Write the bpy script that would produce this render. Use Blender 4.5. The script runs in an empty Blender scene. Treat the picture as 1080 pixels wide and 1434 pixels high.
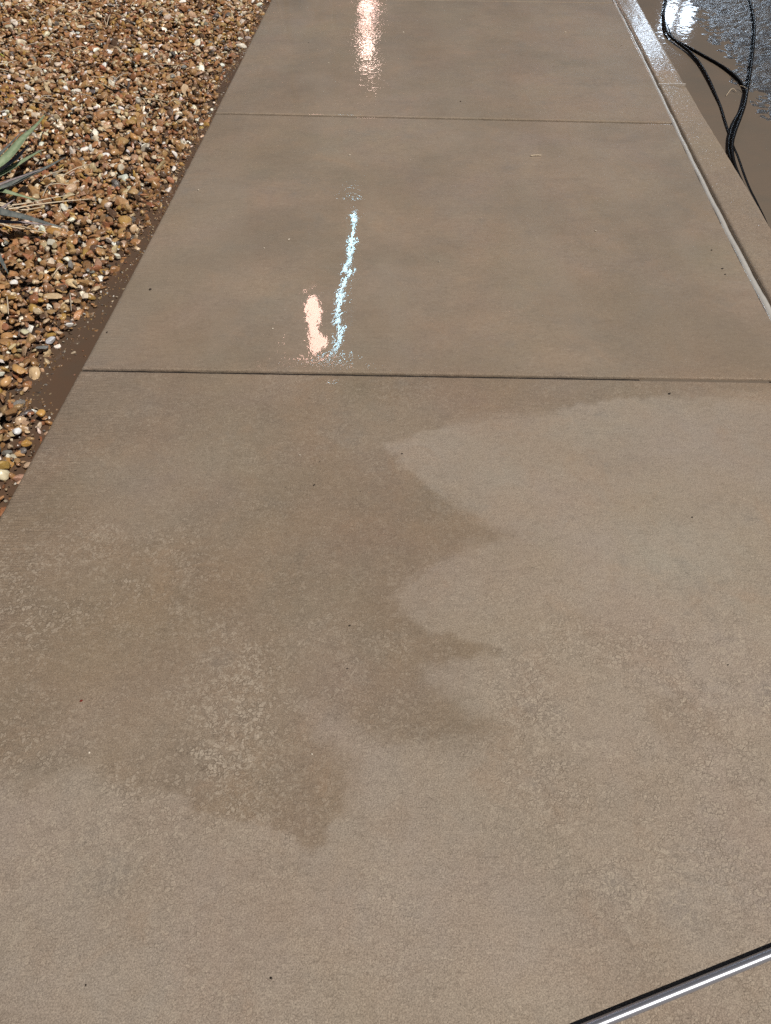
import bpy, bmesh, math, random
import numpy as np
from mathutils import Vector, Matrix
random.seed(7); rng = np.random.default_rng(11)
S = bpy.context.scene
COL = S.collection
R = math.radians

# ------------------------------------------------------------------ camera
H, F, P = 1.30, 1037.0, R(49.1)          # eye height, focal length (photo pixels), pitch
cam = bpy.data.objects.new('camera', bpy.data.cameras.new('camera')); COL.objects.link(cam)
cam.data.sensor_fit = 'VERTICAL'; cam.data.sensor_height = 36.0
cam.data.lens = F / 1434 * 36.0
cam.data.clip_start = 0.02; cam.data.clip_end = 2000
cam.location = (0, 0, H); cam.rotation_euler = (R(90) - P, 0, 0)
S.camera = cam

# ------------------------------------------------------------------ light
SUN_DIR = Vector((-0.42, 0.36, -0.84)).normalized()      # direction the light travels
EL = math.asin(-SUN_DIR.z); AZ = math.atan2(-SUN_DIR.x, -SUN_DIR.y)
w = bpy.data.worlds.new('World'); S.world = w; w.use_nodes = True
wn = w.node_tree.nodes; wl = w.node_tree.links
sky = wn.new('ShaderNodeTexSky'); sky.sky_type = 'NISHITA'; sky.sun_disc = False
sky.sun_elevation = EL; sky.sun_rotation = AZ
bg = wn['Background']; bg.inputs['Strength'].default_value = 0.012
wl.new(sky.outputs[0], bg.inputs['Color'])
sun = bpy.data.objects.new('sun', bpy.data.lights.new('sun', 'SUN')); COL.objects.link(sun)
sun.data.energy = 3.8; sun.data.angle = R(0.6); sun.data.color = (1.0, 0.94, 0.85)
sun.rotation_euler = SUN_DIR.to_track_quat('-Z', 'Y').to_euler()
sun.location = (3, -3, 6)
vs = S.view_settings
vs.view_transform = 'Standard'; vs.look = 'None'; vs.gamma = 1; vs.exposure = 0.11
vs.use_curve_mapping = False

# ------------------------------------------------------------------ helpers
def at(x, y, z=0.0):
    """pixel of the photograph -> point on the level plane z"""
    u = (x - 540) / F; v = (y - 717) / F
    fw = math.cos(P) - v * math.sin(P); dn = math.sin(P) + v * math.cos(P)
    t = (H - z) / dn
    return (u * t, fw * t, z)
def ray(x, y):
    u = (x - 540) / F; v = (y - 717) / F
    return u, math.cos(P) - v * math.sin(P), math.sin(P) + v * math.cos(P)
def tag(o, label=None, cat=None, group=None, kind=None):
    if label: o['label'] = label
    if cat: o['category'] = cat
    if group: o['group'] = group
    if kind: o['kind'] = kind
    return o
def link(name, me, mat, parent=None, smooth=True):
    o = bpy.data.objects.new(name, me); COL.objects.link(o)
    if mat is not None: me.materials.append(mat)
    if parent: o.parent = parent
    if smooth: me.polygons.foreach_set('use_smooth', [True] * len(me.polygons))
    return o
def mesh_np(name, V, Fc):
    V = np.asarray(V, np.float32); Fc = np.asarray(Fc, np.int32); k = Fc.shape[1]
    me = bpy.data.meshes.new(name)
    me.vertices.add(len(V)); me.vertices.foreach_set('co', V.ravel())
    me.loops.add(Fc.size); me.loops.foreach_set('vertex_index', Fc.ravel())
    me.polygons.add(len(Fc)); me.polygons.foreach_set('loop_start', np.arange(0, Fc.size, k, dtype=np.int32))
    me.update(calc_edges=True)
    return me
def fattr(me, name, a):
    at_ = me.attributes.new(name, 'FLOAT', 'POINT'); at_.data.foreach_set('value', np.asarray(a, np.float32).ravel())
def grid_faces(n, m, off=0):
    i = np.arange(n - 1)[:, None] * m + np.arange(m - 1)[None, :] + off
    return np.stack([i, i + 1, i + m + 1, i + m], -1).reshape(-1, 4)
def empty(name, loc):
    o = bpy.data.objects.new(name, None); COL.objects.link(o); o.location = loc; o.empty_display_size = .1
    return o
def vnoise(x, y, seed=0):
    """smooth value noise for numpy arrays"""
    xi = np.floor(x).astype(np.int64); yi = np.floor(y).astype(np.int64)
    fx = x - xi; fy = y - yi; fx = fx * fx * (3 - 2 * fx); fy = fy * fy * (3 - 2 * fy)
    def h(a, b):
        n = (a * 374761393 + b * 668265263 + seed * 144269) & 0x7fffffff
        n = ((n ^ (n >> 13)) * 1274126177) & 0x7fffffff
        return ((n ^ (n >> 16)) & 0xffff) / 65535.0
    return (h(xi, yi) * (1 - fx) + h(xi + 1, yi) * fx) * (1 - fy) + (h(xi, yi + 1) * (1 - fx) + h(xi + 1, yi + 1) * fx) * fy
def fbm(x, y, o=4, seed=0):
    s = 0; a = .5; t = 0
    for k in range(o):
        s = s + a * vnoise(x * 2 ** k, y * 2 ** k, seed + k * 17); t += a; a *= .5
    return s / t
def inpoly(x, y, poly):
    c = np.zeros(x.shape, bool); n = len(poly)
    for i in range(n):
        x0, y0 = poly[i]; x1, y1 = poly[(i + 1) % n]
        if y0 == y1: continue
        c ^= ((y0 > y) != (y1 > y)) & (x < (x1 - x0) * (y - y0) / (y1 - y0) + x0)
    return c
def sdist(x, y, poly):
    """signed distance to a polygon, positive inside"""
    d = np.full(x.shape, 1e9); n = len(poly)
    for i in range(n):
        ax, ay = poly[i]; bx, by = poly[(i + 1) % n]
        ex, ey = bx - ax, by - ay; L = ex * ex + ey * ey + 1e-12
        t = np.clip(((x - ax) * ex + (y - ay) * ey) / L, 0, 1)
        d = np.minimum(d, np.hypot(x - ax - t * ex, y - ay - t * ey))
    return np.where(inpoly(x, y, poly), d, -d)
def sstep(a, b, x):
    t = np.clip((x - a) / (b - a), 0, 1); return t * t * (3 - 2 * t)
def tube_mesh(name, pts, rad, seg=10, sub=8, cap=True):
    """a round tube swept along a smooth (Catmull-Rom) path"""
    p = [Vector(q) for q in pts]
    rr = rad if isinstance(rad, (list, tuple)) else [rad] * len(p)
    path = []; rd = []
    for i in range(len(p) - 1):
        a, b, c, d = p[max(i - 1, 0)], p[i], p[i + 1], p[min(i + 2, len(p) - 1)]
        for s in range(sub):
            t = s / sub
            path.append(.5 * ((2 * b) + (c - a) * t + (2 * a - 5 * b + 4 * c - d) * t * t + (3 * b - a - 3 * c + d) * t ** 3))
            rd.append(rr[i] * (1 - t) + rr[i + 1] * t)
    path.append(p[-1]); rd.append(rr[-1])
    bm = bmesh.new(); rings = []
    up = Vector((0, 0, 1))
    for i, q in enumerate(path):
        d = (path[min(i + 1, len(path) - 1)] - path[max(i - 1, 0)]).normalized()
        if abs(d.z) > .95: up = Vector((0, 1, 0))
        s = d.cross(up).normalized(); u = s.cross(d).normalized()
        rings.append([bm.verts.new(q + rd[i] * (math.cos(2 * math.pi * k / seg) * s + math.sin(2 * math.pi * k / seg) * u)) for k in range(seg)])
    for a, b in zip(rings, rings[1:]):
        for k in range(seg): bm.faces.new((a[k], a[(k + 1) % seg], b[(k + 1) % seg], b[k]))
    if cap: bm.faces.new(rings[0][::-1]); bm.faces.new(rings[-1])
    bmesh.ops.recalc_face_normals(bm, faces=bm.faces)
    me = bpy.data.meshes.new(name); bm.to_mesh(me); bm.free(); return me
def box_mesh(name, size, bev=0.0):
    bm = bmesh.new(); bmesh.ops.create_cube(bm, size=1)
    bmesh.ops.scale(bm, vec=size, verts=bm.verts)
    if bev: bmesh.ops.bevel(bm, geom=bm.edges, offset=bev, segments=2, affect='EDGES', profile=.5)
    me = bpy.data.meshes.new(name); bm.to_mesh(me); bm.free(); return me

# ------------------------------------------------------------------ node helpers
class NT:
    def __init__(s, name):
        s.m = bpy.data.materials.new(name); s.m.use_nodes = True
        s.n = s.m.node_tree.nodes; s.l = s.m.node_tree.links
        s.b = s.n['Principled BSDF']; s._c = None
    def put(s, sock, v):
        if isinstance(v, bpy.types.NodeSocket): s.l.new(v, sock)
        elif isinstance(v, tuple) and len(v) == 3 and sock.type == 'RGBA': sock.default_value = (*v, 1)
        else: sock.default_value = v
    def P(s, **k):
        for a, v in k.items(): s.put(s.b.inputs[a.replace('_', ' ')], v)
    def co(s, scale=None):
        if s._c is None: s._c = s.n.new('ShaderNodeTexCoord').outputs['Object']
        if scale is None: return s._c
        m = s.n.new('ShaderNodeMapping'); s.l.new(s._c, m.inputs[0]); m.inputs['Scale'].default_value = scale
        return m.outputs[0]
    def noise(s, scale, detail=3, rough=.5, dist=0, vec=None, color=False):
        t = s.n.new('ShaderNodeTexNoise'); s.l.new(vec or s.co(), t.inputs['Vector'])
        t.inputs['Scale'].default_value = scale; t.inputs['Detail'].default_value = detail
        t.inputs['Roughness'].default_value = rough; t.inputs['Distortion'].default_value = dist
        return t.outputs['Color' if color else 'Fac']
    def vor(s, scale, out='Distance', vec=None, feature='F1'):
        t = s.n.new('ShaderNodeTexVoronoi'); t.feature = feature; s.l.new(vec or s.co(), t.inputs['Vector'])
        t.inputs['Scale'].default_value = scale; return t.outputs[out]
    def ramp(s, v, a, b, lo=0., hi=1.):
        r = s.n.new('ShaderNodeMapRange'); r.interpolation_type = 'SMOOTHSTEP'; s.l.new(v, r.inputs[0])
        for i, q in enumerate((a, b, lo, hi)): r.inputs[i + 1].default_value = q
        return r.outputs[0]
    def math(s, op, a, b=0., c=None):
        m = s.n.new('ShaderNodeMath'); m.operation = op; s.put(m.inputs[0], a); s.put(m.inputs[1], b)
        if c is not None: s.put(m.inputs[2], c)
        return m.outputs[0]
    def mix(s, f, a, b, mode='MIX'):
        m = s.n.new('ShaderNodeMix'); m.data_type = 'RGBA'; m.blend_type = mode
        s.put(m.inputs[0], f); s.put(m.inputs[6], a); s.put(m.inputs[7], b); return m.outputs[2]
    def attr(s, name, out='Fac'):
        a = s.n.new('ShaderNodeAttribute'); a.attribute_name = name; return a.outputs[out]
    def bump(s, h, strength, dist=.01, normal=None):
        b = s.n.new('ShaderNodeBump'); b.inputs['Strength'].default_value = 1; s.put(b.inputs['Strength'], strength)
        b.inputs['Distance'].default_value = dist; s.l.new(h, b.inputs['Height'])
        if normal: s.l.new(normal, b.inputs['Normal'])
        return b.outputs[0]
def simple(name, col, rough=.5, **k):
    t = NT(name); t.P(Base_Color=col, Roughness=rough, **k); return t.m

# ---- concrete (damp, film, flake, broom are vertex attributes of the slab)
def concrete(name, dry_a, dry_b, wet_a, wet_b, gloss=1.0, cr=.03, ior=1.33):
    t = NT(name)
    damp, film, flake, broom, ripple = (t.attr(a) for a in ('damp', 'film', 'flake', 'broom', 'ripple'))
    big = t.ramp(t.noise(2.2, 5, .55, .6), .33, .67)
    mid = t.noise(11, 5, .6, .4)
    grain = t.noise(420, 4, .7)
    pores = t.ramp(t.noise(230, 3, .6), .62, .74)
    blot = t.noise(3.7, 3, .5, .3, color=True)
    dry = t.mix(big, dry_a, dry_b); wet = t.mix(big, wet_a, wet_b)
    c = t.mix(damp, dry, wet)
    c = t.mix(.07, c, blot, 'SOFT_LIGHT')
    gr2 = t.noise(115, 7, .82, .6, vec=t.co((.8, 1.2, 1)))
    gr3 = t.noise(48, 5, .8, .5, vec=t.co((.7, 1.5, 1)))
    c = t.mix(t.ramp(gr3, .32, .5, .32, 0), c, t.mix(.6, c, (.09, .065, .045)))
    c = t.mix(t.ramp(gr3, .5, .68, 0, .22), c, t.mix(.5, c, (.58, .50, .40)))
    c = t.mix(t.ramp(gr2, .30, .5, .50, 0), c, t.mix(.65, c, (.09, .065, .045)))
    c = t.mix(t.ramp(gr2, .5, .70, 0, .46), c, t.mix(.5, c, (.62, .53, .43)))
    c = t.mix(t.ramp(mid, .35, .65, .0, .32), c, t.mix(.5, c, (.42, .30, .20)))
    # orange mineral bloom and bluish grey patches
    c = t.mix(t.math('MULTIPLY', t.ramp(t.noise(6.3, 5, .7, .8), .50, .74), .22), c, (.42, .27, .17))
    c = t.mix(t.math('MULTIPLY', t.ramp(t.noise(4.9, 5, .7), .54, .74), .34), c, (.215, .205, .19))
    # crazed skin: distorted cells with dark outlines, some cells paler
    wv = t.n.new('ShaderNodeVectorMath'); wv.operation = 'MULTIPLY_ADD'
    t.l.new(t.noise(55, 2, .6, color=True), wv.inputs[0]); wv.inputs[1].default_value = (.022, .022, .022); t.l.new(t.co(), wv.inputs[2])
    cz = wv.outputs[0]
    edge = t.vor(112, vec=cz, feature='DISTANCE_TO_EDGE'); cell = t.vor(112, 'Color', vec=cz)
    patch = t.math('MULTIPLY', t.ramp(t.noise(6, 5, .7), .30, .58), flake)
    line = t.math('MULTIPLY', t.math('MULTIPLY', t.ramp(edge, .0, .13, 1, 0), t.ramp(t.noise(33, 2), .34, .54)), patch)
    sep = t.n.new('ShaderNodeSeparateColor'); t.l.new(cell, sep.inputs[0])
    pale = t.math('MULTIPLY', t.math('MULTIPLY', t.ramp(sep.outputs[0], .40, .85), t.ramp(edge, .05, .2)), patch)
    c = t.mix(t.math('MULTIPLY', line, .40), c, (.10, .075, .055))
    c = t.mix(t.math('MULTIPLY', pale, .78), c, (.50, .42, .335))
    # long silt streaks drawn across the walk by the running water
    stk = t.noise(1, 4, .6, .3, vec=t.co((4, 11, 1)))
    c = t.mix(t.math('MULTIPLY', t.ramp(stk, .48, .72), t.math('ADD', .08, t.math('MULTIPLY', film, .09))), c, (.17, .125, .088))
    cloud = t.math('MULTIPLY', t.ramp(t.noise(1.7, 5, .6, .4), .38, .64), t.math('ADD', .10, t.math('MULTIPLY', film, .34)))
    c = t.mix(cloud, c, (.185, .152, .112))
    sheen_band = t.math('MULTIPLY', t.ramp(t.noise(1, 3, .5, .2, vec=t.co((4.2, .7, 1))), .48, .66), t.math('MULTIPLY', film, .34))  # pale sheen bands along the wet walk, painted into the colour
    c = t.mix(sheen_band, c, (.32, .27, .215))
    # pale vermiculate laitance flakes
    fl = t.math('MULTIPLY', t.ramp(t.noise(62, 4, .65, 1.8), .53, .59), flake)
    c = t.mix(t.math('MULTIPLY', t.math('MULTIPLY', fl, t.ramp(t.noise(5, 3), .45, .6)), .7), c, (.52, .44, .35))
    wet_t = t.math('SUBTRACT', 1.0, t.math('MULTIPLY', film, .40))
    c = t.mix(t.math('MULTIPLY', t.ramp(grain, .36, .66, 0, .8), wet_t), c, t.mix(.6, c, (.06, .045, .035)))
    c = t.mix(t.math('MULTIPLY', t.math('MULTIPLY', pores, .6), wet_t), c, (.07, .052, .04))
    lightsp = t.math('MULTIPLY', t.ramp(t.noise(310, 2, .5, vec=t.co((1, 1, 1.3))), .66, .74), wet_t)
    c = t.mix(t.math('MULTIPLY', lightsp, .55), c, (.55, .47, .38))
    stretch = t.noise(1, 3, .6, vec=t.co((14, 210, 14)))
    br = t.math('MULTIPLY', t.ramp(stretch, .3, .7, -.5, .5), broom)
    h = t.math('ADD', t.math('MULTIPLY', grain, .55), t.math('MULTIPLY', t.noise(150, 3, .6), .35))
    h = t.math('ADD', h, t.math('MULTIPLY', br, .7))
    h = t.math('ADD', h, t.math('MULTIPLY', t.math('SUBTRACT', pale, line), .16))
    nb = t.bump(h, t.math('MULTIPLY', wet_t, .62), .004)
    rip = t.math('ADD', t.noise(42, 2, .5, .8), t.math('MULTIPLY', t.noise(95, 1, .5, .4), .28))
    nw = t.bump(rip, ripple, .0028)
    t.P(Base_Color=c, Roughness=t.math('SUBTRACT', .78, t.math('MULTIPLY', damp, .12)), Normal=nb,
        Coat_Weight=t.math('MULTIPLY', film, gloss), Coat_Roughness=cr, Coat_IOR=ior, Coat_Normal=nw)
    t.b.inputs['Specular IOR Level'].default_value = .3
    return t.m
M_conc = concrete('damp_concrete', (.425, .350, .285), (.42, .360, .305), (.285, .21, .148), (.262, .206, .155))
M_kerb = concrete('kerb_concrete', (.34, .265, .20), (.35, .285, .225), (.30, .225, .165), (.28, .22, .17), 1.0, .14, 1.6)

# ---- muddy water
def mud_water(name, a, b, rip=.0012, scale=26):
    t = NT(name)
    c = t.mix(t.ramp(t.noise(3.1, 4, .55, .7), .35, .68), a, b)
    c = t.mix(t.math('MULTIPLY', t.ramp(t.noise(38, 3, .6, 1.2, vec=t.co((1, 1.8, 1))), .66, .74), .35), c, (.12, .07, .045))
    n = t.bump(t.math('ADD', t.noise(scale, 2, .5, .4), t.math('MULTIPLY', t.noise(scale * 4, 2), .15)), .8, rip)
    t.P(Base_Color=c, Roughness=.035, IOR=1.33, Normal=n); t.b.inputs['Specular IOR Level'].default_value = .5
    return t.m
M_gutter = mud_water('gutter_water', (.175, .136, .104), (.155, .128, .102), .0007, 24)
M_puddle = mud_water('puddle_water', (.115, .07, .046), (.10, .07, .05), .0006, 14)

# ---- soil / asphalt / gravel
def soil():
    t = NT('wet_soil')
    c = t.mix(t.noise(30, 5, .6), (.022, .013, .008), (.055, .033, .02))
    t.P(Base_Color=c, Roughness=.6, Normal=t.bump(t.noise(90, 4, .6), .6, .006)); return t.m
M_soil = soil()
def asphalt():
    t = NT('wet_asphalt')
    v = t.vor(120); vc = t.vor(120, 'Color')
    c = t.mix(t.ramp(t.noise(9, 4), .35, .65), (.05, .048, .05), (.085, .075, .068))
    c = t.mix(t.math('MULTIPLY', t.ramp(v, .05, .4, 1, 0), .45), c, t.mix(.35, (.17, .16, .155), vc, 'MULTIPLY'))
    h = t.math('ADD', t.ramp(v, 0, .6, 1, 0), t.math('MULTIPLY', t.noise(60, 3), .8))
    nb = t.bump(h, .8, .005)
    nw = t.bump(h, .6, .005)
    t.P(Base_Color=c, Roughness=.45, Normal=nb, Coat_Weight=.85, Coat_Roughness=.14, Coat_IOR=1.33, Coat_Normal=nw)
    return t.m
M_asph = asphalt()
def stone_mat(name, attr='tint', col=None):
    t = NT(name)
    base = t.attr(attr, 'Color') if col is None else None
    n = t.noise(75, 4, .6, .5); v = t.ramp(t.noise(190, 3, .6), .35, .7)
    src = base if base is not None else col
    c = t.mix(t.ramp(n, .35, .68, 0, .5), src, t.mix(.55, src, (.07, .04, .022)))
    c = t.mix(t.math('MULTIPLY', v, .25), c, t.mix(.5, c, (.62, .52, .40)))
    t.P(Base_Color=c, Roughness=.31, Normal=t.bump(t.noise(160, 3), .4, .003)); return t.m
M_stone = stone_mat('gravel_stone')

# ================================================================== GROUND
GW = -0.10        # level of the gutter water
PW = -0.026       # level of the puddle beside the slab
# sidewalk edges in plan, from the photograph's own perspective
LE = [(386, -12), (380, 0), (341, 80), (300, 160), (255, 245), (207, 340), (160, 430), (115, 515), (58, 617), (0, 718)]
RE = [(852, -12), (857, 0), (875, 35), (891, 64), (914, 112), (935, 160), (955, 205), (976, 241), (1008, 308), (1034, 356), (1071, 434)]
KI = [(854, -12), (862, 0), (880.5, 35), (896, 64), (919, 112), (941, 160), (963.5, 205), (985.5, 241), (1017.5, 308), (1043.5, 356), (1081, 429)]
KO = [(887, -12), (894, 0), (924, 48), (960, 119), (988.5, 164), (1019, 212), (1053, 273), (1080, 321)]
def edge_fn(px, z=0.0, deg=0):
    q = np.array(sorted([at(a, b, z)[:2] for a, b in px], key=lambda r: r[1]))
    ys, xs = q[:, 1], q[:, 0]
    if deg:
        c = np.polyfit(ys, xs, deg); ys = np.linspace(ys[0], ys[-1], 60); xs = np.polyval(c, ys)
    s0 = (xs[2] - xs[0]) / (ys[2] - ys[0]); s1 = (xs[-1] - xs[-4]) / (ys[-1] - ys[-4])
    def f(y):
        y = np.asarray(y, float)
        r = np.interp(y, ys, xs)
        r = np.where(y < ys[0], xs[0] + s0 * (y - ys[0]), r)
        return np.where(y > ys[-1], xs[-1] + s1 * (y - ys[-1]), r)
    return f
fL, fR, fKI = edge_fn(LE, 0, 3), edge_fn(RE, 0, 3), edge_fn(KI, 0, 3)
KOw = edge_fn(KO, 0, 2)
YEND = 5.25       # the walk ends here, out of the frame

# joints: (left Y, right Y)
def jline(p, q):
    a, b = at(*p), at(*q); k = (b[1] - a[1]) / (b[0] - a[0])
    def yat(edge):
        y = a[1]
        for _ in range(30): y = a[1] + k * (float(edge(y)) - a[0])
        return y
    return yat(fL), yat(fR)
J = [jline((115, 517), (1075, 533)), jline((300, 159), (943, 173)), jline((572, 0.5), (780, 3.5))]
d = np.array(J[0]) - np.array(J[1])
J = [tuple(np.array(J[0]) + 2 * d), tuple(np.array(J[0]) + d)] + J + [(YEND, YEND)]
GAP = [.009, .009, .0125, .0105, .014, 0]

# painted-in-plan wear: where the slab has dried in the strokes of the spray wand
DRY = [(1080, 552), (900, 556), (760, 574), (650, 592), (590, 608), (541, 627), (575, 662), (620, 697), (665, 724), (710, 749), (655, 768), (600, 790),
       (545, 833), (580, 866), (625, 890), (692, 908), (640, 924), (588, 940), (620, 972), (660, 1002), (705, 1027), (640, 1047),
       (580, 1048), (505, 1022), (425, 984), (448, 1030), (492, 1072), (478, 1120), (440, 1192), (370, 1157), (285, 1131),
       (205, 1106), (132, 1078), (100, 1085), (40, 1100), (-60, 1060), (-400, 1060)]
def w2px(X, Y):
    # plan -> photograph pixel for points of the slab (z = 0)
    fw = math.cos(P); sn = math.sin(P)
    dz = Y * fw + H * sn; dv = -Y * sn + H * fw
    return 540 + F * X / dz, 717 + F * dv / dz
def wear(X, Y):
    Xp = X + .032 * (fbm(X * 11, Y * 11, 3, 3) - .5) + .032 * (fbm(X * 45, Y * 45, 3, 5) - .5)
    Yp = Y + .032 * (fbm(X * 11, Y * 11, 3, 9) - .5) + .032 * (fbm(X * 45, Y * 45, 3, 7) - .5)
    poly = [at(a, b)[:2] for a, b in DRY] + [(-2.5, .6), (-2.5, -3), (3, -3), (3, at(1080, 548)[1])]
    sd = sdist(Xp, Yp, poly)
    sw = .008 + .028 * sstep(.35, .7, fbm(X * 3.3, Y * 3.3, 2, 23))
    dry = sstep(-sw, sw, sd) * (.72 + .4 * (fbm(X * 5, Y * 5, 3, 21) - .2) * sstep(0, .25, sd))
    damp = 1 - np.clip(dry, 0, 1)
    for (a, b), r in (((985, 566), .05), ((905, 545), .04), ((740, 1000), .05), ((950, 1010), .10)):
        q = at(a, b); damp = np.maximum(damp, .55 * sstep(r, r * .3, np.hypot(Xp - q[0], (Yp - q[1]) * 1.4)))
    damp = np.clip(damp * (.62 + .6 * fbm(X * 3.5, Y * 3.5, 4, 35)) + .35 * (fbm(X * 3, Y * 3, 4, 31) - .5), 0, 1)
    yj = J[2][0] + (J[2][1] - J[2][0]) * (X - fL(Y)) / (fR(Y) - fL(Y))
    upper = sstep(-.01, .03, Y - yj)
    damp = damp * (1 - upper) + upper * (.78 + .3 * (fbm(X * 2.5, Y * 2.5, 4, 41) - .5))
    # water film
    n = fbm(X * 4, Y * 4, 4, 51)
    film = upper * np.clip(.74 + .7 * (n - .45), .3, .96)
    pool = sdist(X + .05 * (n - .5), Y + .05 * (n - .5), [at(a, b)[:2] for a, b in
                 [(820, 176), (946, 182), (1078, 440), (1090, 532), (1010, 525), (985, 440), (930, 370), (880, 300), (830, 240)]])
    pool = sstep(-.06, .05, pool)
    film = np.maximum(film, pool * 1.0)
    mir = sdist(X + .04 * (n - .5), Y + .04 * (n - .5), [at(a, b)[:2] for a, b in [(405, 280), (540, 280), (560, 400), (520, 500), (400, 502), (385, 430)]])
    film = np.maximum(film, .97 * sstep(-.05, .03, mir))
    film = film * (.12 + .88 * sstep(.015, .06, Y - yj + .03 * (n - .5)))
    px, py = at(466, 535)[:2]
    spot = (np.hypot((X - px) * 1.0, (Y - py) * 1.6) < .014 + .01 * (fbm(X * 90, Y * 90, 2, 8) - .5)); film = np.maximum(film, .97 * spot)
    flake = (.30 + .70 * sstep(1.35, .70, Y)) * (1 - upper * .8) * (.45 + .55 * sstep(.38, .58, fbm(X * 2.1 + 3, Y * 2.1, 3, 61))) * (1 - .15 * sstep(0, .5, X))
    de = X - fL(Y)
    broom = sstep(.26, .02, de) * .9 + .25 * sstep(.5, .7, fbm(X * 2, Y * 4, 3, 71)) * sstep(0.9, 1.7, Y)
    ripple = np.clip(1.12 - film, .1, 1) * (1 - .35 * upper) * (1 - .3 * sstep(2.6, 3.2, Y)) * (1 - .75 * sstep(.55, .95, X / np.maximum(fR(Y), .3)))
    ripple = np.where(mir > 0, ripple * (1 - .50 * sstep(-.03, .05, mir)), ripple)
    return damp, film, flake, broom * (1 - pool), ripple

def edge_params(n, L, r=.008):
    e = np.array([0, .0008, .0022, .0045, .008, .013])
    return np.concatenate([e, np.linspace(.02, L - .02, n), L - e[::-1]]), L
def rnd(dist, r=.009):
    q = np.clip(dist / r, 0, 1); return -r * (1 - np.sqrt(np.clip(1 - (1 - q) ** 2, 0, 1)))
Vs, Fs, off = [], [], 0
for k in range(5):
    y0L, y0R = J[k]; y1L, y1R = J[k + 1]
    g0, g1 = GAP[k] / 2, GAP[k + 1] / 2
    fine = .007 if k >= 1 else .03
    Wd, Ld = 1.95, (y1L - y0L)
    us, LU = edge_params(int(Wd / .007), Wd); ut = us / LU
    vsn, LV = edge_params(max(6, int(Ld / .008)), Ld); vt = vsn / LV
    A, B = np.meshgrid(ut, vt)                      # A across, B along
    yl = y0L + g0 + (y1L - y0L - g0 - g1) * B; yr = y0R + g0 + (y1R - y0R - g0 - g1) * B
    Y = yl + (yr - yl) * A
    X = fL(yl) + (fR(yr) - fL(yl)) * A
    du = np.minimum(A, 1 - A) * Wd; dv = np.minimum(B, 1 - B) * Ld
    # edges worn unevenly
    jit = .0022 * (fbm(X * 60, Y * 60, 3, 5) - .5)
    duR = (1 - A) * Wd
    Z = np.minimum(np.where(A > .5, rnd(duR, .0025), rnd(du + jit * (du < .01))), rnd(dv + jit * (dv < .01), .0055))
    Z = Z + .0012 * (fbm(X * 9, Y * 9, 3, 77) - .5) * np.minimum(1, np.minimum(du, dv) / .02) + (.0025 if k == 3 else 0)
    n, m = X.shape
    V = np.stack([X, Y, Z], -1).reshape(-1, 3); Fq = grid_faces(n, m, off)
    # skirt down the four sides
    ring = np.concatenate([np.arange(m), np.arange(1, n) * m + m - 1, (n - 1) * m + np.arange(m - 2, -1, -1), np.arange(n - 2, 0, -1) * m])
    low = V[ring].copy(); low[:, 2] = -.14
    a = ring + off; b = np.arange(len(ring)) + off + len(V)
    sk = np.stack([a, b, np.roll(b, -1), np.roll(a, -1)], -1)
    Vs += [V, low]; Fs += [Fq, sk]; off += len(V) + len(low)
V = np.concatenate(Vs); Fq = np.concatenate(Fs)
me = mesh_np('sidewalk', V, Fq)
damp, film, flake, broom, ripple = wear(V[:, 0], V[:, 1])
side = V[:, 2] < -.05
for nm, a in (('damp', damp), ('film', np.where(side, 0, film)), ('flake', flake), ('broom', broom), ('ripple', ripple)): fattr(me, nm, a)
tag(link('sidewalk', me, M_conc), kind='structure')

# dirt packed in the joints
M_jd = simple('black_joint_dirt', (.014, .010, .008), .7)
for k in (1, 2, 3, 4):
    pts = []
    (yl, yr), g = J[k], .016
    a = (float(fL(yl)) + .004, yl); b = (float(fR(yr)) - .002, yr)
    n = 60; t = np.linspace(0, 1, n)
    X = a[0] + (b[0] - a[0]) * t; Yc = a[1] + (b[1] - a[1]) * t
    zz = -.0085 + .004 * (fbm(X * 25, Yc * 25, 3, k) - .5)
    V = np.concatenate([np.stack([X, Yc - g, zz], -1), np.stack([X, Yc + g, zz], -1)])
    i = np.arange(n - 1); me = mesh_np('joint_dirt', V, np.stack([i, i + 1, i + n + 1, i + n], -1))
    tag(link('joint_dirt', me, M_jd), kind='structure')
# water standing in the street end of the near joint
a = at(868, 529); b = at(1078, 533)
t = np.linspace(0, 1, 40); X = a[0] + (b[0] - a[0]) * t; Yc = a[1] + (b[1] - a[1]) * t
V = np.concatenate([np.stack([X, Yc - .007, -.0105 + .0055 * sstep(0, .35, t)], -1), np.stack([X, Yc + .007, -.0105 + .0055 * sstep(0, .35, t)], -1)])
i = np.arange(39)
tag(link('joint_water', mesh_np('joint_water', V, np.stack([i, i + 1, i + 41, i + 40], -1)), M_gutter), kind='structure')

# bead of grey sealant between walk and kerb
ys = np.concatenate([np.linspace(-1.5, 1.4, 30), np.linspace(1.42, YEND, 420)])
wob = .0022 * (fbm(ys * 9, ys * 0, 3, 3) - .5)
x0 = fR(ys) - .004 + wob * .5; x1 = fKI(ys) - .0035 + wob
prof = [(0, -.03), (0, -.0015), (.10, .0018), (.35, .0045), (.62, .0042), (.86, .000), (1, -.006), (1, -.03)]
V = np.array([[(x0[i] + (x1[i] - x0[i]) * u, ys[i], z + .0012 * math.sin(ys[i] * 23) + .0015 * (vnoise(np.array([ys[i] * 30]), np.array([u]), 4)[0] - .5)) for u, z in prof] for i in range(len(ys))])
tb = NT('sealant')
tb.P(Base_Color=tb.mix(tb.noise(40, 4), (.44, .42, .395), (.56, .54, .51)), Roughness=.35, Coat_Weight=.8, Coat_Roughness=.1, Normal=tb.bump(tb.noise(60, 3), .4, .003))
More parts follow.
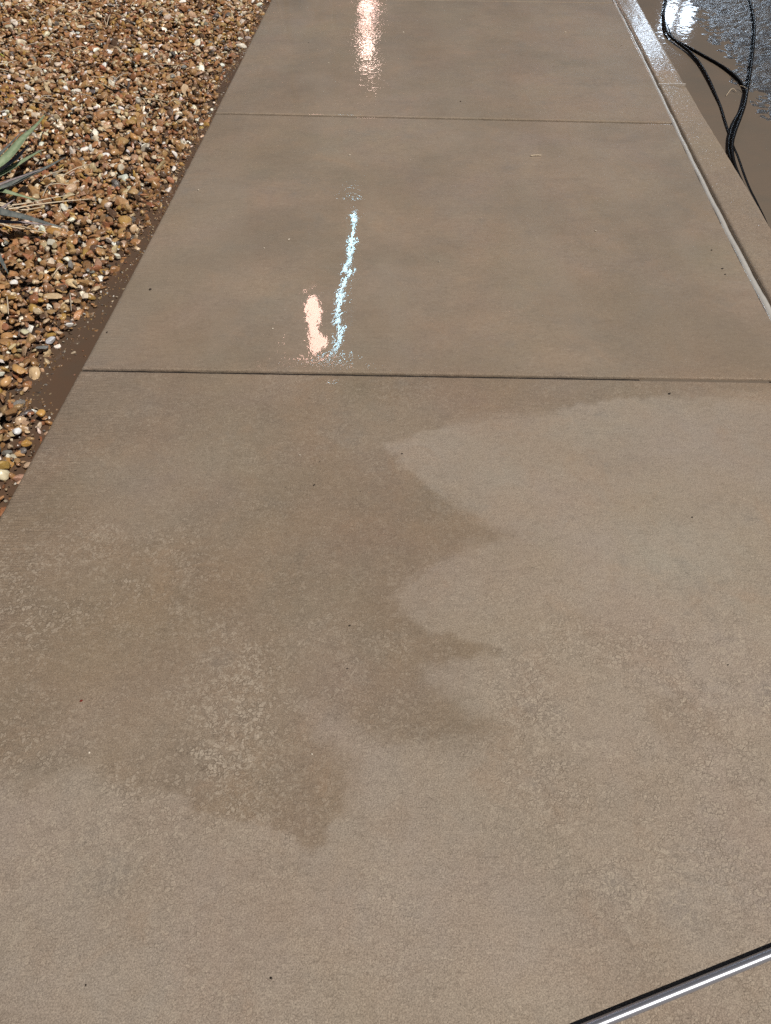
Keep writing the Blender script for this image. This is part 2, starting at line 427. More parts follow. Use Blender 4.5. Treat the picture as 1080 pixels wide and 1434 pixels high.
tag(link('sealant_joint', mesh_np('sealant_joint', V.reshape(-1, 3), grid_faces(len(ys), len(prof))), tb.m), kind='structure')

# kerb: two lengths with an open joint
yk = (at(917, 118)[1] + at(960, 119)[1]) / 2
Vs, Fs, off = [], [], 0
for (ya, yb) in ((-1.5, yk - .004), (yk + .004, 9.0)):
    ys = np.concatenate([[ya], np.linspace(ya + .003, yb - .003, int((yb - ya) / .02)), [yb]])
    xi, xo = fKI(ys), KOw(ys)
    prof = [(0, -.14), (0, -.006), (.02, -.002), (.06, 0)] + [(u, .0) for u in np.linspace(.1, .9, 14)] + [(.94, -.001), (.975, -.005), (1.0, -.013), (1.06, -.2)]
    V = np.empty((len(ys), len(prof), 3))
    for j, (u, z) in enumerate(prof):
        V[:, j, 0] = xi + (xo - xi) * u + .003 * (fbm(ys * 22, ys * 0 + u, 3, 8) - .5) * (u > .9); V[:, j, 1] = ys
        V[:, j, 2] = z + .006 - .011 * u * sstep(2.6, 3.6, ys) + .0016 * (fbm(ys * 12, ys * 0 + u * 6, 3, 6) - .5)
    V[0, :, 2] -= .002; V[-1, :, 2] -= .002
    Vs.append(V.reshape(-1, 3)); Fs.append(grid_faces(len(ys), len(prof), off)); 
    for row in (0, len(ys) - 1):
        pass
    off += V.shape[0] * V.shape[1]
V = np.concatenate(Vs); Fq = np.concatenate(Fs)
me = mesh_np('kerb', V, Fq)
n = fbm(V[:, 0] * 9, V[:, 1] * 9, 4, 91); yy = V[:, 1]
film = np.clip(sstep(yk - .25, yk + .05, yy) * (1.0 * sstep(.36, .55, n + .35 * sstep(yk + .25, yk + .7, yy))), .12, .93)
fattr(me, 'damp', np.clip(.55 + .9 * (n - .5), 0, 1)); fattr(me, 'film', film)
fattr(me, 'flake', 0 * n + .15); fattr(me, 'broom', 0 * n + .2); fattr(me, 'ripple', .45 + .9 * sstep(yk + .5, yk + .1, yy))
tag(link('kerb', me, M_kerb), kind='structure')
# grit in the kerb joint
g = box_mesh('kerb_joint', (.125, .0075, .13)); o = link('kerb_joint', g, simple('wet_mortar', (.45, .40, .35), .12), smooth=False)
o.location = ((float(fKI(yk)) + float(KOw(yk))) / 2 - .004, yk, -.0606); tag(o, kind='structure')

# street
WL = [(958, -12), (968, 0), (985, 22), (1000, 40), (1012, 62), (1030, 88), (1045, 114), (1064, 138), (1092, 166), (1150, 215)]
fW = edge_fn(WL, GW)
xs = np.concatenate([np.linspace(.5, 1.3, 12), np.arange(1.31, 3.0, .009), np.linspace(3.02, 14, 40)])
ys = np.concatenate([np.linspace(-6, 1.5, 30), np.arange(1.53, 6.0, .01), np.linspace(6.05, 60, 60)])
X, Y = np.meshgrid(xs, ys)
dW = X - (fW(np.clip(Y, 1.5, 6.0)) + .07 * (fbm(X * 7, Y * 7, 4, 14) - .5))
Z = GW + np.clip(.055 * dW, -.035, .05) + np.where(dW > .9, .0, 0) + .017 * (fbm(X * 45, Y * 45, 4, 12) - .5) + .008 * (fbm(X * 12, Y * 12, 2, 15) - .5)
me = mesh_np('street', np.stack([X, Y, Z], -1).reshape(-1, 3), grid_faces(*X.shape))
tag(link('street', me, M_asph), kind='structure')
xs = np.linspace(.9, 14, 120); ys = np.linspace(-6, 30, 160); X, Y = np.meshgrid(xs, ys)
me = mesh_np('gutter_water', np.stack([X, Y, 0 * X + GW], -1).reshape(-1, 3), grid_faces(*X.shape))
tag(link('gutter_water', me, M_gutter), kind='structure')

# soil, reaching the horizon
xs = np.concatenate([[-300, -60, -12], np.linspace(-5, -.4, 120), [-.2, .45]]); ys = np.concatenate([[-300, -40, -6], np.linspace(-2, 7, 200), [12, 40, 300]])
X, Y = np.meshgrid(xs, ys)
Z = -.052 + .012 * (fbm(X * 5, Y * 5, 3, 2) - .5)
tag(link('ground', mesh_np('ground', np.stack([X, Y, Z], -1).reshape(-1, 3), grid_faces(*X.shape)), M_soil), kind='structure')
me = mesh_np('far_ground', [(-300, -300, -.3), (300, -300, -.3), (300, 300, -.3), (-300, 300, -.3)], [(0, 1, 2, 3)])
tag(link('far_ground', me, M_soil), kind='structure')

# puddle between gravel and slab
GB = [(384, -12), (378, 0), (353, 50), (333, 82), (310, 108), (309, 133), (299, 158), (280, 195), (258, 232), (237, 266), (212, 314), (190, 352), (166, 380),
      (143, 416), (121, 445), (100, 468), (76, 500), (54, 530), (38, 556), (60, 574), (76, 588), (68, 612), (56, 632), (43, 655), (32, 676), (18, 702), (4, 728), (-30, 790)]
gb = np.array([at(a, b, -.02)[:2] for a, b in GB])
gbx = edge_fn(GB, -.02)
ys = np.linspace(.2, 5.2, 300)
V = np.concatenate([np.stack([gbx(ys) - .12, ys, 0 * ys + PW], -1), np.stack([fL(ys) + .001, ys, 0 * ys + PW], -1)])
i = np.arange(299)
tag(link('puddle', mesh_np('puddle', V, np.stack([i, i + 300, i + 301, i + 1], -1)), M_puddle), kind='structure')

# ================================================================== GRAVEL
def ico(sub):
    bm = bmesh.new(); bmesh.ops.create_icosphere(bm, subdivisions=sub, radius=1)
    bm.verts.index_update()
    v = np.array([x.co[:] for x in bm.verts]); f = np.array([[q.index for q in x.verts] for x in bm.faces]); bm.free(); return v, f
ICO = {1: ico(1), 2: ico(2), 3: ico(3)}
TINT = np.array([(.29, .145, .055), (.36, .185, .075), (.21, .10, .042), (.40, .245, .11), (.54, .40, .25), (.62, .53, .41), (.84, .80, .74), (.10, .052, .028), (.18, .17, .16), (.29, .115, .05), (.40, .25, .16), (.065, .06, .06), (.38, .22, .055)])
TPRB = np.array([.19, .15, .14, .11, .11, .08, .042, .06, .02, .07, .05, .015, .05]); TPRB /= TPRB.sum()
def rot_np(n, tilt):
    ax = rng.normal(size=(n, 3)); ax[:, 2] *= .3; ax /= np.linalg.norm(ax, axis=1)[:, None]
    an = rng.normal(0, tilt, n); c, s = np.cos(an), np.sin(an); x, y, z = ax.T; C = 1 - c
    T = np.stack([np.stack([c + x * x * C, x * y * C - z * s, x * z * C + y * s], -1), np.stack([y * x * C + z * s, c + y * y * C, y * z * C - x * s], -1), np.stack([z * x * C - y * s, z * y * C + x * s, c + z * z * C], -1)], 1)
    a = rng.uniform(0, 2 * math.pi, n); c, s = np.cos(a), np.sin(a); o = np.zeros(n)
    Z = np.stack([np.stack([c, -s, o], -1), np.stack([s, c, o], -1), np.stack([o, o, o + 1], -1)], 1)
    return T @ Z
def stones(n, sub, size, flat=(.45, .85), tilt=.6, ncut=7):
    v, f = ICO[sub]; nv = len(v)
    V = np.repeat(v[None], n, 0)
    for k in range(ncut):
        nn = rng.normal(size=(n, 3)); nn /= np.linalg.norm(nn, axis=1)[:, None]
        dd = rng.uniform(.38, .85, n)
        q = np.einsum('nij,nj->ni', V, nn) - dd[:, None]
        V = V - np.clip(q, 0, None)[..., None] * nn[:, None, :] * .95
    sc = np.stack([rng.uniform(.85, 1.35, n), rng.uniform(.65, 1.0, n), rng.uniform(*flat, n)], -1) * size[:, None]
    V = V * sc[:, None, :]
    V = np.einsum('nij,nkj->nki', rot_np(n, tilt), V)
    return V, f
def gravel():
    sp = .0186
    gx, gy = np.meshgrid(np.arange(-3.3, -.3, sp), np.arange(.1, 6.3, sp))
    gx = (gx + rng.uniform(-.5, .5, gx.shape) * sp).ravel(); gy = (gy + rng.uniform(-.5, .5, gy.shape) * sp).ravel()
    size = np.clip(rng.lognormal(math.log(.0135), .34, gx.shape), .006, .029)
    lim = gbx(gy) + .035 * (fbm(gx * 18, gy * 18, 2, 9) - .5) - size * .35
    keep = gx < lim
    gx, gy, size, lim = gx[keep], gy[keep], size[keep], lim[keep]
    px, py = w2px(gx, gy)
    inside = (px > -60) & (py > -30) & (py < 800)
    keep = inside | (rng.random(gx.shape) < .45)
    gx, gy, size, lim, inside = gx[keep], gy[keep], size[keep], lim[keep], inside[keep]
    size = np.where(inside, size, size * 1.35)
    e = np.clip((lim - gx) / .10, 0, 1)
    gz = -.034 + .024 * np.sqrt(e) + .012 * (fbm(gx * 4, gy * 4, 3, 19) - .5) + rng.uniform(-.017, .012, gx.shape)
    tint = TINT[rng.choice(len(TINT), len(gx), p=TPRB)] * rng.uniform(.85, 1.28, (len(gx), 1)) * rng.uniform(.93, 1.07, (len(gx), 3))
    # fines and chips spilling along the rim, some into the puddle
    nf = 3000
    fy = rng.uniform(.9, 5.2, nf); d0 = rng.exponential(.055, nf) * np.where(rng.random(nf) < .25, -.35, 1)
    fx = gbx(fy) - d0 + .02; fx = np.minimum(fx, fL(fy) - .004)
    gx = np.concatenate([gx, fx]); gy = np.concatenate([gy, fy]); size = np.concatenate([size, rng.uniform(.0018, .006, nf)])
    ff = np.clip((gbx(fy) - fx) / .06, 0, 1); gz = np.concatenate([gz, -.027 + .02 * ff + rng.uniform(-.001, .003, nf)])
    tint = np.concatenate([tint, TINT[rng.choice(len(TINT), nf, p=TPRB)] * rng.uniform(.3, .75, (nf, 1))])
    inside = np.concatenate([inside, np.ones(nf, bool)])
    Vs, Fs, Cs, Sm, off = [], [], [], [], 0
    for msk, sub in ((inside & (gy < 2.6), 2), (inside & (gy >= 2.6), 2), (~inside, 1)):
        n = int(msk.sum())
        V, f = stones(n, sub, size[msk], flat=(.32, .75), tilt=.8, ncut=9)
        V = V + np.stack([gx[msk], gy[msk], gz[msk]], -1)[:, None, :]
        nv = V.shape[1]
        Vs.append(V.reshape(-1, 3)); Fs.append((f[None] + (np.arange(n) * nv)[:, None, None]).reshape(-1, 3) + off)
        Cs.append(np.repeat(tint[msk], nv, 0)); Sm.append(np.repeat(rng.random(n) < .35, len(f))); off += n * nv
    me = mesh_np('gravel', np.concatenate(Vs), np.concatenate(Fs))
    C = np.concatenate(Cs); a = me.color_attributes.new('tint', 'FLOAT_COLOR', 'POINT')
    a.data.foreach_set('color', np.concatenate([C, np.ones((len(C), 1))], 1).astype(np.float32).ravel())
    o = link('gravel', me, M_stone, smooth=False)
    me.polygons.foreach_set('use_smooth', np.concatenate(Sm))
    tag(o, 'wet tan and brown landscaping gravel left of the concrete walk', 'gravel', kind='stuff')
    print('stones', len(gx))
gravel()

# stones one can tell apart
PEB = [  # px, py, radius m, flatness, tint, label
 (22, 604, .017, .5, (.86, .88, .90), 'bright white pebble just left of the slab edge, below the wide puddle end'),
 (38, 620, .013, .7, (.46, .25, .06), 'amber squarish pebble at the gravel rim beside the bright white pebble'),
 (57, 579, .012, .6, (.55, .30, .08), 'orange rounded pebble at the lower tip of the brown puddle'),
 (57, 487, .017, .55, (.14, .16, .17), 'dark slate grey pebble in the gravel beside the wide puddle'),
 (71, 476, .015, .6, (.62, .64, .70), 'pale bluish quartz pebble next to the slate grey pebble'),
 (27, 518, .022, .6, (.50, .28, .10), 'large tan block-shaped stone left of the widest part of the puddle'),
 (9, 534, .015, .8, (.60, .34, .14), 'round orange pebble at the left picture edge beside the tan block-shaped stone'),
 (19, 396, .018, .5, (.82, .80, .78), 'white flat pebble in gravel well below the spiky plant'),
 (30, 330, .026, .7, (.42, .25, .09), 'large ochre cobble directly under the lowest dark leaf'),
 (72, 340, .020, .7, (.58, .55, .46), 'pale grey angular stone right of the large ochre cobble'),
 (100, 346, .023, .75, (.40, .25, .08), 'olive brown rounded cobble right of the pale grey angular stone'),
 (124, 443, .010, .5, (.48, .27, .12), 'small tan pebble lying alone in the brown puddle'),
 (103, 494, .008, .5, (.45, .36, .26), 'tiny pale pebble lying alone in the widest part of the puddle'),
 (97, 455, .012, .6, (.85, .83, .80), 'white pebble at the gravel rim above the puddle'),
 (120, 415, .016, .4, (.68, .58, .45), 'cream curved pebble near the gravel rim, halfway down the puddle'),
 (188, 191, .025, .65, (.55, .29, .10), 'rounded orange cobble in the middle of the gravel bed'),
 (189, 168, .026, .5, (.36, .22, .06), 'mustard brown cobble behind the rounded orange cobble'),
 (148, 218, .020, .5, (.86, .84, .82), 'white pebble in front of the rounded orange cobble'),
 (162, 213, .020, .7, (.44, .25, .11), 'brown oval pebble touching the white pebble in mid gravel'),
 (92, 124, .020, .5, (.85, .85, .85), 'white pebble high in the gravel bed behind the spiky plant'),
]
for (px, py, r, fl, tint, lab) in PEB:
    in_p = 'lying alone' in lab
    V, f = stones(1, 3, np.array([r]), flat=(fl, fl), tilt=.2, ncut=8)
    me = mesh_np('pebble', V[0], f)
    o = link('pebble', me, stone_mat('stone_' + '%d_%d' % (px, py), col=tint))
    o.location = at(px, py, (-.024 if in_p else .002)); tag(o, lab, 'pebble')

# straws of dead grass on the gravel
M_straw = simple('dry_straw', (.55, .45, .33), .6); M_straw2 = simple('grey_straw', (.40, .34, .27), .6); M_twig = simple('brown_twig', (.16, .09, .05), .6)
STR = [((45, 20), (55, 14)), ((40, 18), (52, 35)), ((80, 20), (105, 27)), ((78, 14), (110, 4)), ((15, 33), (30, 30)), ((35, 65), (65, 60)), ((70, 87), (83, 73)),
       ((102, 69), (125, 75)), ((22, 135), (45, 133)), ((55, 115), (78, 116)), ((60, 138), (78, 139)), ((100, 10), (125, 2)), ((148, 22), (150, 38)), ((75, 62), (95, 61)),
       ((110, 133), (135, 138)), ((150, 35), (155, 20)), ((205, 93), (235, 90)), ((70, 88), (80, 80)), ((100, 70), (122, 66)), ((195, 140), (232, 142)),
       ((60, 250), (95, 238)), ((85, 248), (128, 230)), ((62, 262), (97, 259)), ((98, 410), (100, 435)), ((75, 385), (90, 370)), ((10, 415), (12, 440)),
       ((60, 275), (75, 255)), ((15, 316), (60, 326)), ((140, 160), (165, 155)), ((165, 60), (190, 66)), ((30, 100), (60, 96)), ((20, 8), (45, 6))]
rs = random.Random(5)
for k in range(34):
    x, y = rs.uniform(0, 260), rs.uniform(0, 150); a = rs.uniform(-.5, .7); l = rs.uniform(8, 22)
    if x < 330 - y * .55: STR.append(((x, y), (x + l * math.cos(a), y - l * math.sin(a))))
for k, ((x0, y0), (x1, y1)) in enumerate(STR):
    a, b = Vector(at(x0, y0, .012)), Vector(at(x1, y1, .014)); mdl = (a + b) / 2 + Vector((random.uniform(-.006, .006), random.uniform(-.01, .01), .008))
    o = link('straw', tube_mesh('straw', [a, mdl, b], [.0018, .0022, .0012], 5, 4), [M_straw, M_straw, M_straw2][k % 3])
    tag(o, 'thin dry straw of dead grass lying on the gravel', 'straw', 'dry straws scattered over the gravel')

# ================================================================== PLANT
def leaf_mat(name, a, b):
    t = NT(name)
    st = t.noise(1, 3, .6, vec=t.co((90, 25, 60)))
    t.P(Base_Color=t.mix(t.ramp(st, .3, .7), a, b), Roughness=.45); return t.m
M_lg = leaf_mat('leaf_green', (.20, .27, .16), (.30, .36, .23))
M_lp = leaf_mat('leaf_purple', (.22, .18, .19), (.36, .31, .32))
M_ld = leaf_mat('leaf_slate', (.09, .105, .105), (.17, .18, .17))
M_ls = leaf_mat('leaf_dead', (.55, .45, .32), (.70, .60, .46))
def leaf(pts, wid, mat, parent, label=None, chan=.25):
    """long channelled blade along a path of (px, py, height)"""
    P3 = [Vector(at(a, b, z)) for a, b, z in pts]
    path = []
    for i in range(len(P3) - 1):
        a, b, c, d_ = P3[max(i - 1, 0)], P3[i], P3[i + 1], P3[min(i + 2, len(P3) - 1)]
        for s in range(8):
            t = s / 8
            path.append(.5 * ((2 * b) + (c - a) * t + (2 * a - 5 * b + 4 * c - d_) * t * t + (3 * b - a - 3 * c + d_) * t ** 3))
    path.append(P3[-1]); N = len(path); bm = bmesh.new(); rows = []
    for i, q in enumerate(path):
        t = i / (N - 1); ww = wid * (1 - t ** 2.2) * (.8 + .2 * math.sin(t * 3)) + .0006
        dd = (path[min(i + 1, N - 1)] - path[max(i - 1, 0)]).normalized()
        s = dd.cross(Vector((0, 0, 1))).normalized(); u = s.cross(dd).normalized()
        row = []
        for e, th in ((1, .0008), (-1, -.0008)):
            for v in (-1, -.5, 0, .5, 1)[::e]:
                row.append(bm.verts.new(q + s * v * ww * .5 + u * (chan * ww * (v * v) + th)))
        rows.append(row)
    for a, b in zip(rows, rows[1:]):
        n = len(a)
        for k in range(n): bm.faces.new((a[k], a[(k + 1) % n], b[(k + 1) % n], b[k]))
    bm.faces.new(rows[0][::-1]); bm.faces.new(rows[-1])
    bmesh.ops.recalc_face_normals(bm, faces=bm.faces)
    me = bpy.data.meshes.new('leaf'); bm.to_mesh(me); bm.free()
    o = link('leaf', me, mat); o.parent = parent; o.matrix_parent_inverse = Matrix.Translation(-Vector(parent.location))
    if label: o['label'] = label
    return o
yc = empty('yucca_plant', at(-62, 276, -.01)); tag(yc, 'spiky plant with long grey-green blades fanning over the gravel at left', 'plant')
B = (-60, 272, .03)
leaf([B, (-25, 250, .09), (0, 234, .12), (17, 217, .13), (34, 195, .12), (50, 178, .10), (64, 160, .07)], .050, M_lg, yc)
leaf([B, (-25, 255, .07), (0, 240, .09), (22, 224, .09), (34, 211, .08), (46, 199, .06)], .028, M_lp, yc, 'purple-grey blade between two green blades')
leaf([B, (-25, 258, .07), (0, 247, .085), (25, 232, .08), (45, 219, .06), (61, 209, .04)], .038, M_lg, yc)
leaf([B, (-20, 270, .05), (12, 262, .055), (42, 247, .055), (67, 235, .045), (92, 220, .03)], .042, M_ld, yc, 'dark slate blade pointing right')
leaf([B, (-25, 264, .05), (0, 268, .055), (25, 274, .05), (54, 281, .035)], .030, M_lg, yc)
leaf([B, (-25, 288, .09), (0, 299, .10), (33, 306, .085), (59, 312, .07), (92, 320, .045)], .042, M_ld, yc, 'broad dusky blade lowest on the gravel')
leaf([B, (-30, 320, .06), (-12, 345, .05), (0, 362, .04), (12, 384, .025)], .032, M_ld, yc)
leaf([B, (-30, 240, .08), (-8, 225, .10), (12, 205, .09), (30, 185, .06)], .022, M_ld, yc)
leaf([B, (-22, 268, .08), (8, 256, .085), (35, 246, .07), (58, 238, .05)], .016, M_lp, yc)
leaf([B, (-28, 305, .06), (5, 312, .06), (40, 313, .05), (70, 316, .03)], .024, M_lp, yc, 'dusky blade below the broad one')
leaf([B, (-30, 295, .05), (0, 293, .05), (10, 287, .05), (21, 279, .045)], .016, M_lp, yc)
leaf([B, (-30, 283, .03), (0, 288, .035), (30, 286, .03), (70, 278, .025), (104, 272, .018)], .008, M_ls, yc, 'dead straw-coloured blade')
leaf([B, (-30, 290, .02), (10, 293, .03), (50, 287, .025), (90, 282, .02), (125, 279, .014)], .008, M_ls, yc, 'dead straw-coloured blade')
leaf([B, (-30, 288, .02), (0, 285, .02), (30, 294, .02), (60, 290, .014)], .012, M_ls, yc, 'dead straw-coloured blade')
leaf([B, (-30, 300, .02), (10, 316, .02), (40, 322, .02), (66, 327, .014)], .007, M_ls, yc, 'dead straw-coloured blade')
o = link('stem', tube_mesh('stem', [(0, 0, -.04), (.002, 0, .02), (0, .004, .06)], [.045, .04, .02], 12, 4), M_ls, yc)
gt = empty('weed', at(-22, 92, 0)); tag(gt, 'low weed with a yellow-green leaf at the far left picture edge', 'weed')
M_ly = leaf_mat('leaf_yellow', (.22, .25, .04), (.32, .30, .06))
leaf([(-22, 90, .01), (-10, 80, .05), (0, 77, .05), (6, 80, .04)], .035, M_ly, gt)
leaf([(-22, 92, .01), (-8, 92, .03), (8, 89, .03), (24, 84, .02)], .014, M_ls, gt, 'pale dried leaf')
leaf([(-22, 94, .01), (-10, 98, .02), (0, 97, .02), (12, 99, .015)], .012, M_ls, gt, 'pale dried leaf')

# ================================================================== HOSES
th = NT('black_rubber')
th.P(Base_Color=th.mix(th.noise(60, 3), (.006, .006, .007), (.012, .011, .011)), Roughness=.4); th.b.inputs['Specular IOR Level'].default_value = .02
M_hose = th.m
hz = GW + .006
def hose(name, pts, lab, r=.0072):
    o = link(name, tube_mesh(name, [at(a, b, z) for a, b, z in pts], r, 12, 8), M_hose); tag(o, lab, 'hose'); return o
hose('hose', [(945, -90, hz), (936, -35, hz), (933, 0, hz + .004), (930, 17, hz + .006), (931, 34, hz + .007), (936, 48, hz + .007), (947, 58, hz + .007), (965, 72, hz + .005), (980, 89, hz + .003), (993, 112, hz + .001),
              (1002, 133, hz - .003), (1009, 150, hz - .006), (1014, 167, hz - .0065), (1020, 187, hz - .008), (1027, 207, hz - .010), (1033, 221, hz - .0105), (1042, 247, hz - .0105), (1050, 267, hz - .0108), (1061, 289, hz - .0115), (1110, 390, hz - .016)],
     'black rubber hose curving down from the white glare and sinking along the kerb')
hose('hose', [(1046, -80, hz + .02), (1048, -30, hz + .016), (1050, 0, hz + .014), (1054, 17, hz + .013), (1056.5, 43, hz + .012), (1053, 85, hz + .008), (1049, 112, hz + .006), (1046, 130, hz + .010), (1043, 147, hz + .014), (1037, 165, hz + .016), (1029.5, 185, hz + .015),
              (1025.5, 202, hz + .012), (1026, 217, hz + .008), (1030, 234, hz + .002), (1040, 258, hz - .003), (1060, 300, hz - .01)],
     'straight black hose hanging down the right picture edge over the wet asphalt')
hose('hose', [(926, -60, hz - .014), (925, 0, hz - .014), (932, 30, hz - .013), (941, 52, hz - .010), (952, 60, hz - .006), (966, 67.5, hz - .002), (988, 79.5, hz), (1010, 92, hz + .001), (1027, 104.5, hz + .002), (1039, 117, hz + .001), (1044, 130, hz), (1042, 145, hz),
              (1036, 158, hz - .001), (1028, 172, hz), (1022, 190, hz), (1020.5, 205, hz), (1022, 219, hz), (1028, 236, hz - .004), (1038, 260, hz - .01)],
     'shorter black hose crossing the muddy water between the two other hoses')
for pts in ([(1017, 134, GW + .003), (1023, 126, GW + .008), (1027, 124, GW + .010), (1031, 128, GW + .006)], [(1036, 120, hz + .012), (1041, 121, hz + .014), (1046, 124, hz + .018)]):
    o = link('straw', tube_mesh('straw', [at(*p) for p in pts], .0016, 5, 5), M_straw)
    tag(o, 'pale straw caught on the hoses in the muddy water', 'straw', 'straws caught on the hoses')

# ================================================================== WAND
tm = NT('steel')
tm.P(Base_Color=(.36, .37, .42), Metallic=.7, Roughness=.33, Normal=tm.bump(tm.noise(1, 2, vec=tm.co((4, 900, 900))), .04, .001))
a = Vector(at(700, 1489.5, .0078)); b = Vector(at(1230, 1275, .0085)); 
wd = empty('spray_wand', a); tag(wd, 'shiny straight steel spray wand lying across the lower right corner', 'spray wand')
L = b - a
o = link('lance', tube_mesh('lance', [(0, 0, 0), L * .33, L * .66, L], .0076, 24, 4), tm.m, wd)
q = L.normalized()
o = link('nozzle', tube_mesh('nozzle', [-q * .055, -q * .03, -q * .028, -q * .002], [.006, .0085, .010, .010], 16, 3), simple('brass', (.55, .38, .14), .3, Metallic=1.0), wd)
o = link('handle', tube_mesh('handle', [L + q * .002, L + q * .05, L + q * .22, L + q * .26], [.012, .016, .016, .013], 16, 4), simple('black_plastic', (.015, .015, .015), .4), wd)

# ================================================================== CRUMBS ON THE WALK
M_crumb = simple('dirt_crumb', (.03, .02, .014), .7); M_red = simple('red_leaf_bit', (.16, .02, .012), .5); M_pale = simple('pale_chip', (.62, .55, .46), .6)
CR = [(440, 679, .0035), (487, 936, .0025), (490, 876, .003), (563, 635, .003), (970, 724, .003), (1020, 931, .0025), (380, 1370, .0036), (120, 1380, .0025), (645, 142, .006),
      (938, 551, .0045), (432, 60, .005), (210, 405, .006), (150, 465, .005), (400, 682, .0016), (448, 646, .0016), (997, 350, .005), (1016, 384, .004), (1012, 376, .004), (703, 582, .0018), (505, 688, .0016), (330, 47, .005), (870, 64, .005)]
for (px, py, r) in CR:
    V, f = stones(1, 2, np.array([r * .75]), flat=(.35, .5), tilt=.3)
    o = link('dirt_crumb', mesh_np('dirt_crumb', V[0], f), M_crumb); o.location = at(px, py, r * .3 + .001)
    tag(o, 'small dark crumb of dirt on the damp concrete walk', 'crumb', 'dark crumbs on the walk')
V, f = stones(1, 2, np.array([.0042]), flat=(.3, .4)); o = link('leaf_scrap', mesh_np('leaf_scrap', V[0], f), M_red); o.location = at(114, 981, .002)
tag(o, 'tiny dark red leaf scrap on the near slab at left', 'leaf scrap')
o = link('straw', tube_mesh('straw', [at(743, 218, .003), at(751, 217.3, .004), at(758, 217.5, .003)], .0022, 6, 4), M_straw)
tag(o, 'single short pale straw on the middle slab, alone on the concrete', 'straw')
for (px, py, r) in [(278, 533 // 2, .004), (382, 460, .003), (437, 1056, .002), (125, 1054, .0025), (490, 217, .004), (834, 323, .004), (615, 366, .004), (420, 637, .0018), (565, 45, .006), (792, 45, .007), (460, 88, .006), (405, 335, .004), (370, 347, .003)]:
    V, f = stones(1, 2, np.array([r]), flat=(.35, .5), tilt=.3)
    o = link('grit_chip', mesh_np('grit_chip', V[0], f), M_pale); o.location = at(px, py, r * .3 + .001)
    tag(o, 'tiny pale chip of grit on the damp concrete walk', 'grit', 'pale grit chips on the walk')

# ================================================================== LIT LAMPS seen mirrored in the water
def emis(name, col, s):
    t = NT(name); t.P(Base_Color=(.8, .8, .8), Emission_Color=col, Emission_Strength=s); t.m.cycles.emission_sampling = 'FRONT'; return t.m
M_blk = simple('lamp_metal', (.02, .02, .022), .5)
def mirror(px, py, D):
    """where a lamp stands that the water mirrors at this pixel, D metres ahead"""
    u, fw, dn = ray(px, py); return Vector((u / fw * D, D, dn / fw * D - H))
def stand(name, lab, cat, x, y, top):
    r_ = empty(name, (x, y, -.03)); tag(r_, lab, cat)
    link('pole', tube_mesh('pole', [(0, 0, .0), (0, 0, top * .5), (0, 0, top)], [.017, .015, .012], 12, 3), M_blk, r_)
    for k in range(3):
        a = k * 2.094 + .5
        link('leg', tube_mesh('leg', [(0, 0, .55), (math.cos(a) * .22, math.sin(a) * .22, .27), (math.cos(a) * .42, math.sin(a) * .42, .012)], .011, 8, 3), M_blk, r_)
    return r_
# pinkish lantern
p0, p1 = mirror(440, 490, 5.6), mirror(440, 418, 5.6)
st = stand('lantern_stand', 'pinkish box lantern on a black tripod beyond the end of the walk', 'lantern', (p0.x + p1.x) / 2, 5.6, min(p0.z, p1.z))
hh = abs(p1.z - p0.z)
o = link('lantern', box_mesh('lantern', (.105, .10, hh)), emis('lantern_glow', (1.0, .58, .48), 24), st); o.location = (0, 0, min(p0.z, p1.z) + .03 + hh / 2)
o = link('cap', box_mesh('cap', (.16, .14, .03), .008), M_blk, st); o.location = (0, 0, max(p0.z, p1.z) + .047)
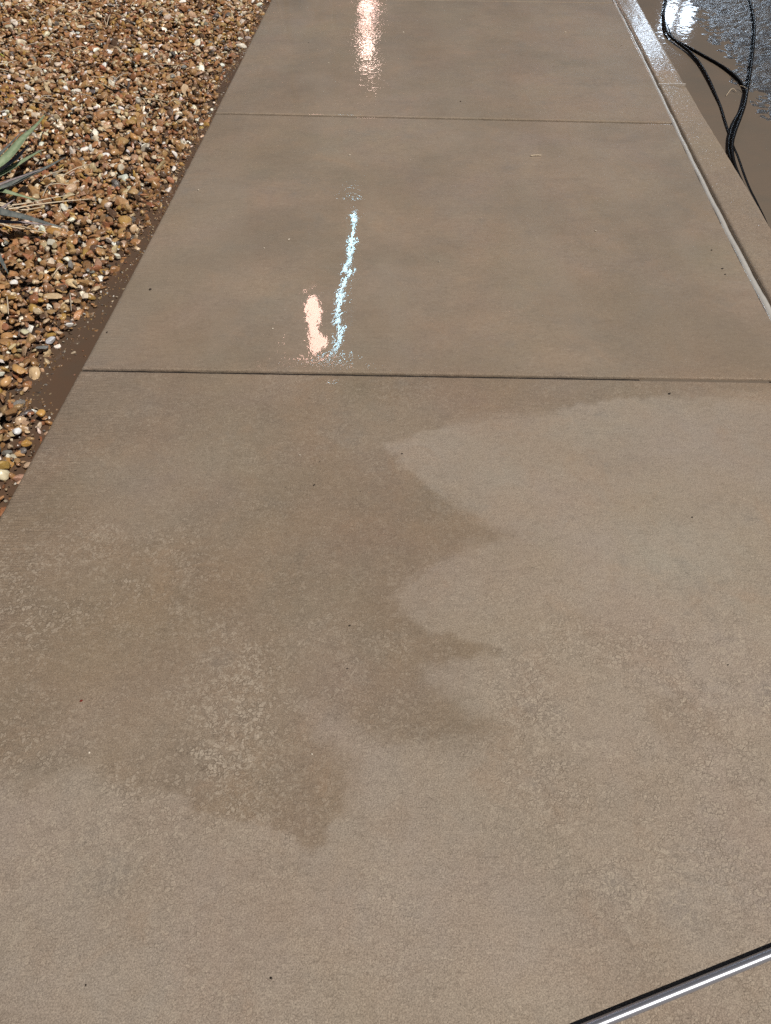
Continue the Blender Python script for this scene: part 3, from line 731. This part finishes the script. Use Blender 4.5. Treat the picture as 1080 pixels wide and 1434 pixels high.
# cool white tube lamp, leaning a little
p0, p1 = mirror(496, 303, 5.9), mirror(462, 540, 5.9)
st = stand('tube_lamp', 'upright cool white tube lamp on a black tripod beyond the end of the walk', 'tube lamp', (p0.x + p1.x) / 2 + .06, 5.96, p1.z + .05)
rel = Vector(st.location)
link('tube', tube_mesh('tube', [p0 - rel, (p0 + p1) / 2 - rel + Vector((.012, 0, 0)), p1 - rel], .019, 8, 2), emis('tube_glow', (.42, .80, 1.0), 30), st)
link('bracket', tube_mesh('bracket', [Vector((0, 0, p0.z + .15)), Vector(((p0 - rel).x * .6, -.02, p0.z + .2))], .01, 8, 2), M_blk, st)
# far street lamp with a bright globe above and a dim one below
p = mirror(515, 68, 14); p2 = mirror(515, 8, 14)
st = empty('street_lamp', (p.x, 14.3, -.05)); tag(st, 'warm globe street lamp on a black post far ahead of the walk', 'street lamp')
link('post', tube_mesh('post', [(0, 0, 0), (0, 0, .3), (0, 0, .34), (0, 0, p.z + .5)], [.08, .08, .045, .035], 14, 2), M_blk, st)
def globe(name, r, mat, par, loc):
    bm = bmesh.new(); bmesh.ops.create_icosphere(bm, subdivisions=2, radius=r)
    me = bpy.data.meshes.new(name); bm.to_mesh(me); bm.free(); o = link(name, me, mat, par); o.location = loc; return o
globe('globe', .12, emis('warm_globe', (1.0, .68, .57), 120), st, (0, -.3, p.z + .05))
globe('globe', .17, emis('dim_globe', (1.0, .60, .52), 14), st, (0, -.3, p2.z + .05))
for z in (p.z, p2.z): link('arm', tube_mesh('arm', [(0, 0, z + .25), (0, -.16, z + .27), (0, -.3, z + .22)], .014, 8, 4), M_blk, st)
# white flood lamp standing in the street
p = mirror(956, -5, 12)
st = stand('flood_lamp', 'twin white flood lamp on a tall black tripod in the street', 'flood lamp', p.x, p.y, p.z - .1)
for s in (-.13, .13):
    o = link('housing', box_mesh('housing', (.24, .10, .24), .02), M_blk, st); o.location = (s, .03, p.z + .06)
    g = link('lens', box_mesh('lens', (.16, .02, .16)), emis('flood_glow', (.66, .82, 1.0), 400), st); g.location = (s, -.032, p.z + .06)
link('crossbar', tube_mesh('crossbar', [(-.3, .06, p.z - .1), (0, .06, p.z - .1), (.3, .06, p.z - .1)], .015, 8, 2), M_blk, st)
S.cycles.use_denoising = False
S.cycles.caustics_reflective = False; S.cycles.caustics_refractive = False
S.cycles.sample_clamp_direct = 5; S.cycles.sample_clamp_indirect = 3
